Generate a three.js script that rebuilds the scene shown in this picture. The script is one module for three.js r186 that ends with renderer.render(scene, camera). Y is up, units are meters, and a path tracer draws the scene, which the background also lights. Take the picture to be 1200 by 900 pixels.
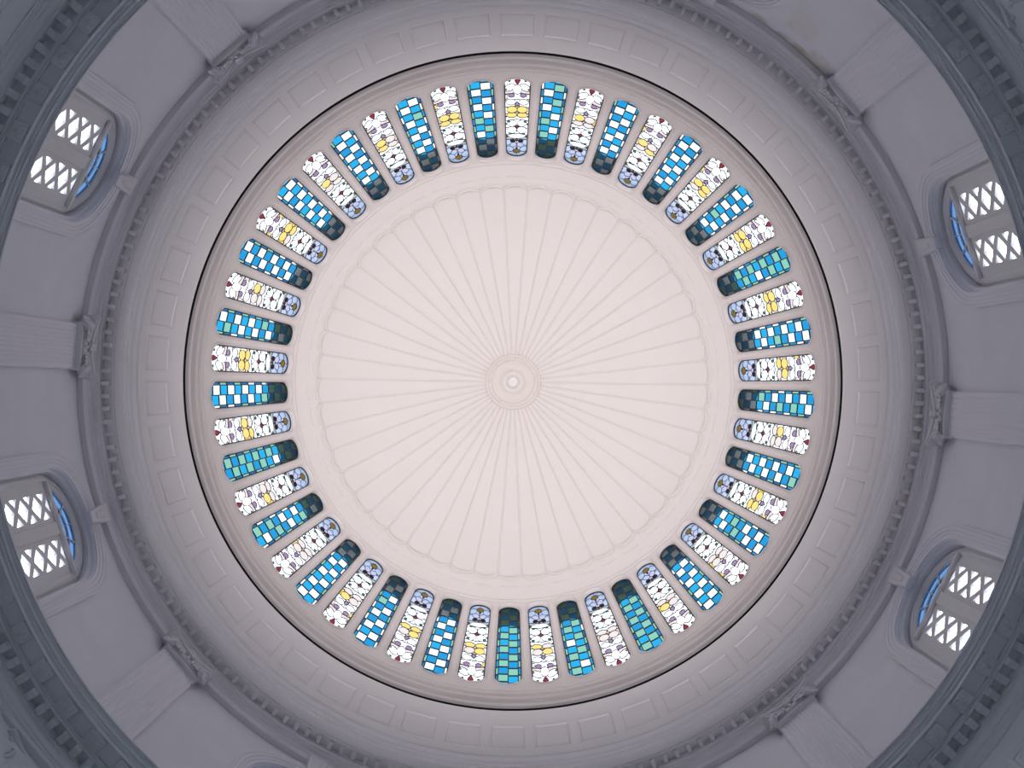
import * as THREE from 'three';
import { mergeGeometries, toCreasedNormals } from 'three/addons/utils/BufferGeometryUtils.js';
import { RoundedBoxGeometry } from 'three/addons/geometries/RoundedBoxGeometry.js';

// ------------------------------------------------------------------ camera, sky, exposure
const EYE = 1.6;                                   // eye height; all heights below are metres above the eye
const FOCAL = 1240;                                // in pixels of the 1200 x 900 frame
const scene = new THREE.Scene();
const camera = new THREE.PerspectiveCamera(2 * Math.atan(450 / FOCAL) * 180 / Math.PI, 4 / 3, 0.05, 200);
camera.position.set(0.025, EYE, -0.067);
camera.up.set(0, 0, 1);
camera.lookAt(0.025 - 2.7 / FOCAL * 10, EYE + 10, -0.067 + 1.6 / FOCAL * 10);
scene.add(camera);
scene.background = new THREE.Color().setRGB(5.5, 5.85, 6.5);   // bright even overcast
const LAMP = 20;                                   // of each unseen lamp added on the ledge
const renderer = new THREE.WebGLRenderer();
renderer.toneMapping = THREE.LinearToneMapping;
renderer.toneMappingExposure = 1.03;
renderer.shadowMap.enabled = true;

// ------------------------------------------------------------------ helpers
let seed = 20240611;
const rnd = () => { seed = (seed * 1664525 + 1013904223) >>> 0; return seed / 4294967296; };
const D = Math.PI / 180;
const V = (x, y, z) => new THREE.Vector3(x, y, z);
const taken = new Map();
function numbered(name) {
  const n = taken.get(name) ?? 0; taken.set(name, n + 1);
  return n ? `${name}_${String(n).padStart(3, '0')}` : name;
}
function tag(o, label, category, group, kind) {
  o.userData.label = label; o.userData.category = category;
  if (group) o.userData.group = group;
  if (kind) o.userData.kind = kind;
  return o;
}
function shade(o) { o.castShadow = true; o.receiveShadow = true; return o; }
function mesh(name, geo, mat, parent) { const m = shade(new THREE.Mesh(geo, mat)); m.name = name; if (parent) parent.add(m); return m; }
function top(name, o = new THREE.Group()) { o.name = name; scene.add(o); return o; }
// an object whose local x runs along the wall, y up, z towards the axis of the rotunda
function stand(o, R, z, az) {
  const a = az * D;
  o.position.set(R * Math.cos(a), z + EYE, R * Math.sin(a));
  o.rotation.y = Math.atan2(-Math.cos(a), -Math.sin(a));
  return o;
}
// an object whose local x points outwards from the axis
function outward(o, R, z, az) {
  const a = az * D;
  o.position.set(R * Math.cos(a), z + EYE, R * Math.sin(a));
  o.rotation.y = -a;
  return o;
}
// quads and triangles collected into one geometry
class Geo {
  constructor() { this.p = []; this.uv = []; this.i = []; }
  v(a, u = 0, w = 0) { this.p.push(a.x, a.y, a.z); this.uv.push(u, w); return this.p.length / 3 - 1; }
  grid(rows, closed = false) {                     // rows of equally many points
    const n = rows[0].length, at = this.p.length / 3;
    rows.forEach((r, j) => r.forEach((q, k) => this.v(q, k * 0.05, j * 0.05)));
    const m = closed ? n : n - 1;
    for (let j = 0; j + 1 < rows.length; j++) for (let k = 0; k < m; k++) {
      const a = at + j * n + k, b = at + j * n + (k + 1) % n, c = a + n, d = b + n;
      this.i.push(a, b, d, a, d, c);
    }
    return this;
  }
  add(g, m) {
    const q = g.index ? g : null, at = this.p.length / 3, pos = g.attributes.position, t = V();
    for (let k = 0; k < pos.count; k++) { t.fromBufferAttribute(pos, k); if (m) t.applyMatrix4(m); this.v(t); }
    if (q) for (const k of g.index.array) this.i.push(at + k); else for (let k = 0; k < pos.count; k++) this.i.push(at + k);
    return this;
  }
  build(crease = 35) {
    const g = new THREE.BufferGeometry();
    g.setAttribute('position', new THREE.Float32BufferAttribute(this.p, 3));
    g.setAttribute('uv', new THREE.Float32BufferAttribute(this.uv, 2));
    g.setIndex(this.i);
    return crease ? toCreasedNormals(g, crease * D) : (g.computeVertexNormals(), g);
  }
}
// a profile [[R, z], ...] turned round the axis; corners under 38 degrees are smooth; uv: turn (0..1) and metres along the profile
function revolve(profile, segs = 400, ripple = null) {
  const n = profile.length, seg = [];
  for (let k = 0; k + 1 < n; k++) {
    const dr = profile[k + 1][0] - profile[k][0], dz = profile[k + 1][1] - profile[k][1], l = Math.hypot(dr, dz) || 1;
    seg.push([-dz / l, dr / l, l]);
  }
  const pos = [], nor = [], uv = [], idx = [];
  let run = 0;
  for (let k = 0; k + 1 < n; k++) {
    const ends = [k, k + 1].map((e) => {
      const o = e === k ? seg[k - 1] : seg[k + 1];
      if (!o || o[0] * seg[k][0] + o[1] * seg[k][1] < Math.cos(38 * D)) return seg[k];
      const x = o[0] + seg[k][0], y = o[1] + seg[k][1], l = Math.hypot(x, y); return [x / l, y / l];
    });
    const at = pos.length / 3;
    for (let e = 0; e < 2; e++) for (let s = 0; s <= segs; s++) {
      const a = s / segs * 2 * Math.PI, [R, z] = profile[k + e];
      pos.push(R * Math.cos(a), z + EYE, R * Math.sin(a));
      nor.push(ends[e][0] * Math.cos(a), ends[e][1], ends[e][0] * Math.sin(a));
      uv.push(s / segs, run + e * seg[k][2]);
    }
    run += seg[k][2];
    for (let s = 0; s < segs; s++) { const a = at + s, b = a + 1, c = a + segs + 1, d = c + 1; idx.push(a, c, b, b, c, d); }
  }
  // wind the triangles with the normals
  const [x0, y0, z0] = pos, A = V(...pos.slice(idx[0] * 3, idx[0] * 3 + 3)), B = V(...pos.slice(idx[1] * 3, idx[1] * 3 + 3)), C = V(...pos.slice(idx[2] * 3, idx[2] * 3 + 3));
  const f = B.clone().sub(A).cross(C.clone().sub(A)), nn = V(...nor.slice(0, 3));
  if (f.dot(nn) < 0) for (let k = 0; k < idx.length; k += 3) [idx[k], idx[k + 1]] = [idx[k + 1], idx[k]];
  const g = new THREE.BufferGeometry();
  g.setAttribute('position', new THREE.Float32BufferAttribute(pos, 3));
  g.setAttribute('normal', new THREE.Float32BufferAttribute(nor, 3));
  g.setAttribute('uv', new THREE.Float32BufferAttribute(uv, 2));
  g.setIndex(idx);
  return g;
}
// a quarter-round run of profile points from a to b bulging by amount k
function curve(a, b, k, n = 6) {
  const out = [];
  const dx = b[0] - a[0], dy = b[1] - a[1];
  for (let i = 0; i <= n; i++) { const t = i / n, s = Math.sin(t * Math.PI) * k; out.push([a[0] + dx * t - dy * s, a[1] + dy * t + dx * s]); }
  return out;
}
// first crossing of a ray from c with a polygon
function cast(c, ang, poly) {
  const dx = Math.cos(ang), dy = Math.sin(ang);
  let best = Infinity;
  for (let k = 0; k < poly.length; k++) {
    const [ax, ay] = poly[k], [bx, by] = poly[(k + 1) % poly.length], ex = bx - ax, ey = by - ay, den = dx * ey - dy * ex;
    if (Math.abs(den) < 1e-12) continue;
    const t = ((ax - c[0]) * ey - (ay - c[1]) * ex) / den, u = ((ax - c[0]) * dy - (ay - c[1]) * dx) / den;
    if (t > 0 && u >= -1e-9 && u <= 1 + 1e-9 && t < best) best = t;
  }
  return [c[0] + dx * best, c[1] + dy * best];
}
// the angles at which a wall bay with a hole is cut, and its rings of points from the hole out to the rectangle
function bayRings(outline, c, rect, steps) {
  const box = [[rect[0], rect[2]], [rect[1], rect[2]], [rect[1], rect[3]], [rect[0], rect[3]]];
  const angs = outline.map(([x, y]) => Math.atan2(y - c[1], x - c[0]));
  for (const [x, y] of box) angs.push(Math.atan2(y - c[1], x - c[0]));
  for (let k = 0; k < 24; k++) angs.push(Math.atan2(rect[2] + (rect[3] - rect[2]) * (k + .5) / 24 - c[1], rect[k % 2] - c[0]), Math.atan2(rect[2] + (rect[3] - rect[2]) * (k + .5) / 24 - c[1], rect[1 - k % 2] - c[0]));
  angs.sort((a, b) => a - b);
  const use = angs.filter((a, k) => !k || a - angs[k - 1] > 1e-5);
  const inner = use.map((a) => cast(c, a, outline)), outer = use.map((a) => cast(c, a, box)), rows = [];
  for (let j = 0; j <= steps; j++) rows.push(inner.map((p, k) => [p[0] + (outer[k][0] - p[0]) * j / steps, p[1] + (outer[k][1] - p[1]) * j / steps]));
  return rows;
}
// flat plate with holes, given thickness along z
function plate(outline, holes, depth, z0 = 0) {
  const s = new THREE.Shape(outline.map(([x, y]) => new THREE.Vector2(x, y)));
  for (const h of holes) s.holes.push(new THREE.Path(h.map(([x, y]) => new THREE.Vector2(x, y))));
  const g = new THREE.ExtrudeGeometry(s, { depth, bevelEnabled: false, curveSegments: 4 });
  g.translate(0, 0, z0);
  return g;
}
function sheet(pts, holes = [], z = 0) {
  const s = new THREE.Shape(pts.map(([x, y]) => new THREE.Vector2(x, y)));
  for (const h of holes) s.holes.push(new THREE.Path(h.map(([x, y]) => new THREE.Vector2(x, y))));
  const g = new THREE.ShapeGeometry(s, 4);
  g.translate(0, 0, z);
  return g;
}

// ------------------------------------------------------------------ materials
function noise2(w, h, cells, oct) {                // tileable value noise
  const out = new Float32Array(w * h);
  let amp = 1, sum = 0;
  for (let o = 0; o < oct; o++) {
    const cx = cells[0] << o, cy = cells[1] << o, g = new Float32Array(cx * cy).map(() => rnd());
    for (let y = 0; y < h; y++) for (let x = 0; x < w; x++) {
      const fx = x / w * cx, fy = y / h * cy, ix = Math.floor(fx), iy = Math.floor(fy), s = (t) => t * t * (3 - 2 * t), tx = s(fx - ix), ty = s(fy - iy);
      const at = (i, j) => g[(j % cy) * cx + (i % cx)];
      out[y * w + x] += amp * ((at(ix, iy) * (1 - tx) + at(ix + 1, iy) * tx) * (1 - ty) + (at(ix, iy + 1) * (1 - tx) + at(ix + 1, iy + 1) * tx) * ty);
    }
    sum += amp; amp *= 0.55;
  }
  return out.map((v) => v / sum);
}
function paintTexture(w, h, cells, oct, spread, repeat) {
  const n = noise2(w, h, cells, oct), d = new Uint8Array(w * h * 4);
  for (let k = 0; k < w * h; k++) { const v = 255 * (1 - spread * (1 - n[k])); d[k * 4] = v; d[k * 4 + 1] = v; d[k * 4 + 2] = v * 0.995; d[k * 4 + 3] = 255; }
  const t = new THREE.DataTexture(d, w, h, THREE.RGBAFormat);
  t.colorSpace = THREE.SRGBColorSpace; t.wrapS = t.wrapT = THREE.RepeatWrapping; t.magFilter = THREE.LinearFilter; t.repeat.set(...repeat); t.needsUpdate = true;
  return t;
}
const paintMap = paintTexture(512, 512, [8, 8], 5, 0.07, [20, 0.5]);
// the drum's paint: soft mottling, and the rusty water stains that have run along its top edge beside one capital
function drumTexture() {
  const w = 2048, h = 256, n = noise2(w, h, [96, 12], 4), m = noise2(w, h, [256, 32], 3), d = new Uint8Array(w * h * 4);
  for (let y = 0; y < h; y++) for (let x = 0; x < w; x++) {
    const k = y * w + x, az = x / w * 360, z = y / h * 3.75, v = 1 - 0.035 * (1 - n[k]);
    let s = 0;
    for (const [a0, a1, top, deep, str] of [[42.5, 58, 3.72, 0.16, 0.75], [44, 48, 3.7, 0.34, 0.4], [36.6, 39, 3.5, 0.3, 0.35], [171, 172.4, 3.55, 0.2, 0.25], [217, 218.6, 3.55, 0.25, 0.3], [48, 53, 3.0, 0.5, 0.12]]) {
      const u = (az - a0) / (a1 - a0), q = (top - z) / deep;
      if (u > 0 && u < 1 && q > -0.6 && q < 1.2) s = Math.max(s, str * Math.min(1, 6 * u * (1 - u)) * Math.max(0, Math.min(1, 2.2 * (n[k] * 0.6 + m[k] * 0.4) - 0.45 - Math.max(0, q) * 0.55)));
    }
    d[k * 4] = 255 * v * (1 - 0.34 * s); d[k * 4 + 1] = 255 * v * (1 - 0.40 * s); d[k * 4 + 2] = 255 * v * (1 - 0.62 * s); d[k * 4 + 3] = 255;
  }
  const t = new THREE.DataTexture(d, w, h, THREE.RGBAFormat);
  t.colorSpace = THREE.SRGBColorSpace; t.wrapS = THREE.RepeatWrapping; t.wrapT = THREE.ClampToEdgeWrapping; t.magFilter = THREE.LinearFilter; t.needsUpdate = true;
  return t;
}
const std = (rgb, rough = 0.85, more = {}) => new THREE.MeshStandardMaterial({ color: new THREE.Color().setRGB(...rgb), roughness: rough, side: THREE.DoubleSide, ...more });
const M = {
  dome: std([0.80, 0.745, 0.735], 0.8, { map: paintMap }),
  domePlain: std([0.80, 0.745, 0.735], 0.8),
  rib: std([0.77, 0.705, 0.685], 0.8),
  bandPlain: std([0.80, 0.735, 0.735], 0.8),
  friezePlain: std([0.79, 0.735, 0.755], 0.8),
  cornicePlain: std([0.775, 0.745, 0.785], 0.8),
  drum: std([0.82, 0.805, 0.86], 0.85, { map: drumTexture() }),
  drumPlain: std([0.785, 0.77, 0.825], 0.85),
  lowerPlain: std([0.66, 0.69, 0.74], 0.8),
  joinery: std([0.72, 0.70, 0.72], 0.6),
  gapShade: std([0.012, 0.014, 0.015], 0.9),  // near-black that stands in for the shade behind the frieze lip
  outside: std([0.33, 0.355, 0.37], 0.9),
  lead: std([0.03, 0.035, 0.04], 0.6),
  floor: std([0.56, 0.56, 0.56], 0.5, { map: paintMap }),
};
const glass = (rgb, rough) => new THREE.MeshPhysicalMaterial({ color: new THREE.Color().setRGB(...rgb), roughness: rough, transmission: 1, thickness: 0, ior: 1.45, specularIntensity: 0.4, side: THREE.DoubleSide });
const G = {
  clear: glass([0.93, 0.96, 0.98], 0.03),
  fan: glass([0.026, 0.060, 0.118], 0.1),
  white: glass([0.22, 0.235, 0.225], 0.25), teal: glass([0.052, 0.115, 0.085], 0.25), cyan: glass([0.003, 0.082, 0.145], 0.25), blue: glass([0.002, 0.062, 0.122], 0.25), navy: glass([0.002, 0.032, 0.075], 0.25),
  fWhite: glass([0.36, 0.365, 0.36], 0.6), fIvory: glass([0.21, 0.18, 0.16], 0.6), fYellow: glass([0.25, 0.175, 0.05], 0.6), fPurple: glass([0.085, 0.055, 0.09], 0.6), fRed: glass([0.06, 0.006, 0.009], 0.5),
  fMaroon: glass([0.03, 0.007, 0.008], 0.5), fGreen: glass([0.018, 0.075, 0.05], 0.5), fGold: glass([0.22, 0.12, 0.02], 0.7), fLilac: glass([0.37, 0.35, 0.44], 0.8), fSky: glass([0.36, 0.42, 0.54], 0.8), fBrown: glass([0.10, 0.06, 0.02], 0.5),
};

// ------------------------------------------------------------------ the dome's stained glass band: a cone from A to B
const OFF = -0.9;                                  // where the bays start, degrees
const BAYS = 50, BAY = 360 / BAYS;
const A = [4.98, 17.10], B = [4.0, 19.33], CL = Math.hypot(B[0] - A[0], B[1] - A[1]), CT = [(B[0] - A[0]) / CL, (B[1] - A[1]) / CL], CN = [CT[1], -CT[0]];   // CN points outwards
const RREF = 4.5, ANCHOR = [A[0] + CT[0] * 0.148, A[1] + CT[1] * 0.148];
const SHELL = 0.45;
function cone(x, s, d, anchored = false) {         // x: metres round at RREF, s: metres up the cone, d: metres outwards
  const R = A[0] + CT[0] * s + CN[0] * d, z = A[1] + CT[1] * s + CN[1] * d, a = x / RREF;
  return V(R * Math.cos(a) - (anchored ? ANCHOR[0] : 0), z + (anchored ? -ANCHOR[1] : EYE), R * Math.sin(a));
}
const S0 = 0.148, S1 = 2.294, HW = 2.5 * D * RREF;
function slot(grow, n = 14) {                      // the glass outline, grown by a margin; counter-clockwise
  const h = HW + grow, a = S0 - grow, b = S1 + grow, rise = 0.17 + grow * 0.5, out = [];
  for (let k = 0; k <= n; k++) { const t = Math.PI + k / n * Math.PI; out.push([h * Math.cos(t), a + rise + rise * Math.sin(t)]); }
  for (let k = 1; k < 8; k++) out.push([h, a + rise + (b - a - 2 * rise) * k / 8]);
  for (let k = 0; k <= n; k++) { const t = k / n * Math.PI; out.push([h * Math.cos(t), b - rise + rise * Math.sin(t)]); }
  for (let k = 1; k < 8; k++) out.push([-h, b - rise - (b - a - 2 * rise) * k / 8]);
  return out;
}
{
  const half = BAY / 2 * D * RREF, mid = [0, (S0 + S1) / 2], g = new Geo(), o = new Geo();
  const ring = (grow, d) => slot(grow).map(([x, s]) => cone(x, s, d));
  const inner = bayRings(slot(0.05), mid, [-half, half, 0, CL], 4), out = bayRings(slot(0.0), mid, [-half, half, -0.35, CL + 0.1], 4);
  const bay = new Geo(), close = (r) => [...r, r[0]];
  bay.grid(inner.map((r) => close(r.map(([x, s]) => cone(x, s, 0)))));
  bay.grid([ring(0.05, 0), ring(0.047, -0.020), ring(0.036, -0.027), ring(0.022, -0.014), ring(0.012, 0.014), ring(0.008, 0.05)].map(close));   // raised bead and reveal
  const back = new Geo();
  back.grid([ring(0.008, 0.05), ring(0.0, 0.06), ring(0.0, SHELL)].map(close));
  back.grid(out.map((r) => close(r.map(([x, s]) => cone(x, s, SHELL)))));
  const gb = bay.build(28), gk = back.build(28), ins = [], outs = [];
  for (let k = 0; k < BAYS; k++) { const m = new THREE.Matrix4().makeRotationY(-(90 + OFF - k * BAY) * D); ins.push(gb.clone().applyMatrix4(m)); outs.push(gk.clone().applyMatrix4(m)); }
  const wall = mesh('wall_upper', mergeGeometries(ins), M.bandPlain); scene.add(wall);
  tag(wall, 'pink-white plaster ring of the dome pierced by fifty stained glass slots', 'wall', null, 'structure');
  mesh('outer_shell', mergeGeometries(outs), M.outside, wall);
  // mouldings under the windows, and the crown above them
  mesh('base_moulding', revolve([[5.30, 16.49], [5.108, 16.49], ...curve([5.108, 16.49], [5.092, 16.585], 0.4), [5.105, 16.59], [5.082, 16.60], [5.082, 16.70], [5.058, 16.705], [5.058, 16.72], ...curve([5.05, 16.72], [5.04, 16.775], 0.5), [5.052, 16.78], [5.03, 16.79], [5.03, 16.89], [5.008, 16.892], ...curve([5.008, 16.90], [5.0, 16.94], 0.5), [4.995, 16.945], [4.995, 17.03], [4.98, 17.035], [4.98, 17.10]]), M.bandPlain, wall);
  mesh('gap_shade', revolve([[5.106, 16.488], [5.58, 16.488], [5.58, 15.9], [4.99, 15.9]]), M.gapShade, wall);  // shade of the unlit gap below the dome base, painted black
  mesh('head_bead', revolve(curve([4.015, 19.30], [3.985, 19.36], 0.35)), M.dome, wall);
}

// ------------------------------------------------------------------ stained glass patterns
function clip(poly, convex) {                      // Sutherland-Hodgman against a counter-clockwise convex outline
  let out = poly;
  for (let k = 0; k < convex.length && out.length; k++) {
    const [ax, ay] = convex[k], [bx, by] = convex[(k + 1) % convex.length], side = ([x, y]) => (bx - ax) * (y - ay) - (by - ay) * (x - ax), src = out;
    out = [];
    for (let i = 0; i < src.length; i++) {
      const p = src[i], q = src[(i + 1) % src.length], sp = side(p), sq = side(q);
      if (sp >= 0) out.push(p);
      if ((sp >= 0) !== (sq >= 0)) { const t = sp / (sp - sq); out.push([p[0] + (q[0] - p[0]) * t, p[1] + (q[1] - p[1]) * t]); }
    }
  }
  return out.filter((p, i) => { const q = out[(i + 1) % out.length]; return Math.hypot(p[0] - q[0], p[1] - q[1]) > 1e-4; });
}
const area = (p) => p.reduce((s, [x, y], i) => { const q = p[(i + 1) % p.length]; return s + x * q[1] - q[0] * y; }, 0) / 2;
const within = ([x, y], p) => { let c = false; for (let i = 0, j = p.length - 1; i < p.length; j = i++) if ((p[i][1] > y) !== (p[j][1] > y) && x < (p[j][0] - p[i][0]) * (y - p[i][1]) / (p[j][1] - p[i][1]) + p[i][0]) c = !c; return c; };
function bend(geo, d) {                            // flat (x, s, depth) to the cone, measured from the window's anchor
  const p = geo.attributes.position;
  for (let k = 0; k < p.count; k++) { const q = cone(p.getX(k), p.getY(k), d + p.getZ(k), true); p.setXYZ(k, q.x, q.y, q.z); }
  geo.deleteAttribute('normal');
  return toCreasedNormals(geo, 30 * D);
}
const PANE_D = 0.062;
const paneGeo = (pts, holes = []) => bend(sheet(pts, holes), PANE_D);
// panes: [{pts, holes, kind}]; the lead is everything of the outline that no pane covers
function leadGeo(panes) {
  const out = slot(0.009), gs = [];
  const loops = panes.map((p) => p.pts);
  const islands = panes.flatMap((p) => p.holes ?? []);
  const inIsland = loops.map((l) => islands.findIndex((h) => within(l[0], h)));
  gs.push(plate(out, loops.filter((_, k) => inIsland[k] < 0), 0.016, -0.008));
  islands.forEach((h, n) => gs.push(plate(h, loops.filter((_, k) => inIsland[k] === n), 0.016, -0.008)));
  return bend(mergeGeometries(gs), PANE_D);
}
const frameGeo = (() => {
  const r = (grow, d) => { const a = slot(grow).map(([x, s]) => cone(x, s, d, true)); return [...a, a[0]]; };
  return new Geo().grid([r(0.010, 0.045), r(-0.004, 0.045), r(-0.006, 0.05), r(-0.006, 0.075), r(0.010, 0.075)]).build(30);
})();

// chequered pattern: two wide columns and a narrow border strip on either side
const cheq = [];
{
  const w = 0.008, edges = [-HW, -HW * 0.79, 0, HW * 0.79, HW], pitch = 0.187, inside = slot(-0.006);
  for (let r = 0; r < 12; r++) for (let c = 0; c < 4; c++) {
    const shift = (c === 0 || c === 3) ? 0 : (c === 1 ? 0.02 : -0.02), y0 = S0 - 0.09 + r * pitch + shift, y1 = y0 + pitch;
    const p = clip([[edges[c] + w, Math.max(y0 + w, S0 - .01)], [edges[c + 1] - w, Math.max(y0 + w, S0 - .01)], [edges[c + 1] - w, y1 - w], [edges[c] + w, y1 - w]], inside);
    if (p.length > 2 && Math.abs(area(p)) > 0.0008) cheq.push({ pts: p, r, c, light: (r + c) % 2 === 0, edge: c === 0 || c === 3 });
  }
  { // whatever is left above the last row
    const y0 = S0 - 0.09 + 12 * pitch;
    for (let c = 1; c < 3; c++) { const p = clip([[edges[c] + w, y0 + (c === 1 ? .02 : -.02) + w], [edges[c + 1] - w, y0 + (c === 1 ? .02 : -.02) + w], [edges[c + 1] - w, S1 + .1], [edges[c] + w, S1 + .1]], inside); if (p.length > 2 && Math.abs(area(p)) > 0.0008) cheq.push({ pts: p, r: 12, c, light: (12 + c) % 2 === 0, edge: false }); }
  }
}
const cheqGeos = cheq.map((p) => paneGeo(p.pts)), cheqLead = leadGeo(cheq);

// floral pattern: shapes in order of precedence, as signed distances in (x / HW, share of the length)
const LEN = S1 - S0;
const floral = [];
{
  const U = (x) => x * HW, W = (t) => S0 + t * LEN;
  const shapes = [];
  const ell = (kind, x, t, rx, rt, deg = 0) => {
    const cx = U(x), cy = W(t), ax = rx * HW, ay = rt * LEN, c = Math.cos(deg * D), s = Math.sin(deg * D);
    shapes.push({ kind, f: (px, py) => { const dx = px - cx, dy = py - cy, u = (dx * c + dy * s) / ax, v = (-dx * s + dy * c) / ay, k = Math.hypot(u, v), g = Math.hypot(u / ax, v / ay) || 1e-6; return k * (k - 1) / g; } });
  };
  const pol = (kind, pts) => {                     // convex polygon
    let q = pts.map(([x, t]) => [U(x), W(t)]); if (area(q) < 0) q = q.reverse();
    shapes.push({ kind, f: (px, py) => { let m = -Infinity; for (let k = 0; k < q.length; k++) { const [ax, ay] = q[k], [bx, by] = q[(k + 1) % q.length], l = Math.hypot(bx - ax, by - ay); m = Math.max(m, ((px - ax) * (by - ay) - (py - ay) * (bx - ax)) / l); } return m; } });
  };
  const twin = (fn, kind, x, ...r) => { for (const s of [-1, 1]) { const q = [...r]; if (fn === ell && q.length > 3) q[3] *= s; fn(kind, s * x, ...q); } };
  const twinPol = (kind, pts) => { for (const s of [-1, 1]) pol(kind, pts.map(([x, t]) => [s * x, t])); };
  // foot: red bud with its teardrop petal and flaring side petals
  pol('fRed', [[-0.24, 0.045], [0, 0.028], [0.24, 0.045], [0.14, 0.072], [0, 0.094], [-0.14, 0.072]]);
  ell('fWhite', 0, 0.152, 0.34, 0.056);
  twin(ell, 'fPurple', 0.47, 0.222, 0.27, 0.024, 12);
  pol('fPurple', [[-0.22, 0.338], [0, 0.352], [0.22, 0.338], [0, 0.292]]);
  twinPol('petalA', [[1.2, 0.20], [0.80, 0.213], [0.74, 0.262], [1.2, 0.275]]);
  // buds and centres
  pol('fRed', [[-0.19, 0.604], [0, 0.590], [0.19, 0.604], [0.05, 0.632], [-0.05, 0.632]]);
  pol('fGreen', [[-0.05, 0.636], [0.05, 0.636], [0.02, 0.672], [-0.02, 0.672]]);
  twin(ell, 'fMaroon', 0.38, 0.796, 0.25, 0.021, -10);
  pol('fBrown', [[-0.13, 0.775], [0.13, 0.775], [0.08, 0.80], [-0.08, 0.80]]);
  pol('fGold', [[-0.40, 0.935], [-0.28, 0.957], [0, 0.966], [0.28, 0.957], [0.40, 0.935], [0.12, 0.908], [-0.12, 0.908]]);
  pol('fGreen', [[-0.11, 0.902], [0.11, 0.902], [0.03, 0.872], [-0.03, 0.872]]);
  // the four big petals
  twin(ell, 'petalB', 0.44, 0.395, 0.44, 0.042, -6);
  twin(ell, 'petalC', 0.46, 0.463, 0.44, 0.034, 6);
  twinPol('fMaroon', [[1.2, 0.452], [0.88, 0.482], [1.2, 0.515]]);
  // small accents
  twin(ell, 'fGreen', 0.72, 0.545, 0.15, 0.010);
  twinPol('petalA', [[1.2, 0.545], [0.84, 0.575], [1.2, 0.605]]);
  twinPol('fGold', [[1.2, 0.715], [0.72, 0.735], [1.2, 0.765]]);
  twin(ell, 'fGreen', 0.62, 0.700, 0.13, 0.009);
  twinPol('fIvory', [[1.2, 0.125], [0.78, 0.15], [1.2, 0.178]]);
  twin(ell, 'fGreen', 0.62, 0.052, 0.10, 0.008);
  // petals of the white flower round the red bud
  twin(ell, 'fWhite', 0.46, 0.655, 0.42, 0.046, -16);
  twin(ell, 'fWhite', 0.46, 0.565, 0.40, 0.044, 16);
  twin(ell, 'fLilac', 0.34, 0.850, 0.30, 0.034, -30);
  twin(ell, 'fSky', 0.66, 0.905, 0.34, 0.04, 20);
  twin(ell, 'fWhite', 0.52, 0.302, 0.40, 0.035, 14);
  twin(ell, 'fWhite', 0.60, 0.128, 0.34, 0.05, -34);
  // the ground, in halves and courses
  for (const [t0, t1, kind] of [[-0.1, 0.10, 'fWhite'], [0.10, 0.19, 'fIvory'], [0.19, 0.268, 'fWhite'], [0.268, 0.35, 'fWhite'], [0.35, 0.43, 'petalA'], [0.43, 0.515, 'fWhite'], [0.515, 0.61, 'fWhite'], [0.61, 0.70, 'fWhite'], [0.70, 0.765, 'fWhite'], [0.765, 0.84, 'fSky'], [0.84, 0.91, 'fSky'], [0.91, 1.1, 'fSky']]) twinPol(kind, [[0, t0], [1.3, t0 + 0.022], [1.3, t1 + 0.022], [0, t1]]);
  const out = slot(-0.006), n = out.length;
  const win = (x, y) => { let m = -Infinity; for (let k = 0; k < n; k++) { const [ax, ay] = out[k], [bx, by] = out[(k + 1) % n], l = Math.hypot(bx - ax, by - ay); if (l > 1e-9) m = Math.max(m, ((x - ax) * (by - ay) - (y - ay) * (bx - ax)) / l); } return m; };
  const h = 0.0065, nx = Math.ceil(2 * (HW + 0.02) / h), ny = Math.ceil((LEN + 0.04) / h), X = (i) => -HW - 0.02 + i * h + 0.0003, Y = (j) => S0 - 0.02 + j * h;
  const N = (nx + 1) * (ny + 1), bar = new Float32Array(N), fld = new Float32Array(N), lead = 0.0022;
  for (let j = 0; j <= ny; j++) for (let i = 0; i <= nx; i++) bar[j * (nx + 1) + i] = win(X(i), Y(j));
  for (const s of shapes) {
    for (let j = 0; j <= ny; j++) for (let i = 0; i <= nx; i++) { const k = j * (nx + 1) + i, v = s.f(X(i), Y(j)); fld[k] = Math.max(v, bar[k]) + lead; bar[k] = Math.max(bar[k], -v); }
    // marching squares: inside is negative; edges keyed so that loops can be traced
    const next = new Map(), at = new Map();
    const cut = (a, b) => { const key = a < b ? a * 4e6 + b : b * 4e6 + a; if (!at.has(key)) { const t = fld[a] / (fld[a] - fld[b]), xa = a % (nx + 1), ya = (a / (nx + 1)) | 0, xb = b % (nx + 1), yb = (b / (nx + 1)) | 0; at.set(key, [X(xa) + (X(xb) - X(xa)) * t, Y(ya) + (Y(yb) - Y(ya)) * t]); } return key; };
    for (let j = 0; j < ny; j++) for (let i = 0; i < nx; i++) {
      const c = [j * (nx + 1) + i, j * (nx + 1) + i + 1, (j + 1) * (nx + 1) + i + 1, (j + 1) * (nx + 1) + i], ins = c.map((k) => fld[k] < 0);
      const starts = [], ends = [];
      for (let e = 0; e < 4; e++) { const a = c[e], b = c[(e + 1) % 4]; if (ins[e] && !ins[(e + 1) % 4]) starts.push([e, cut(a, b)]); if (!ins[e] && ins[(e + 1) % 4]) ends.push([e, cut(a, b)]); }
      for (const [e, k] of starts) { let q = ends[0]; if (ends.length > 1) q = ends.find(([f]) => f === (e + 1) % 4) ?? ends[0]; next.set(k, q[1]); }
    }
    const loops = [];
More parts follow.
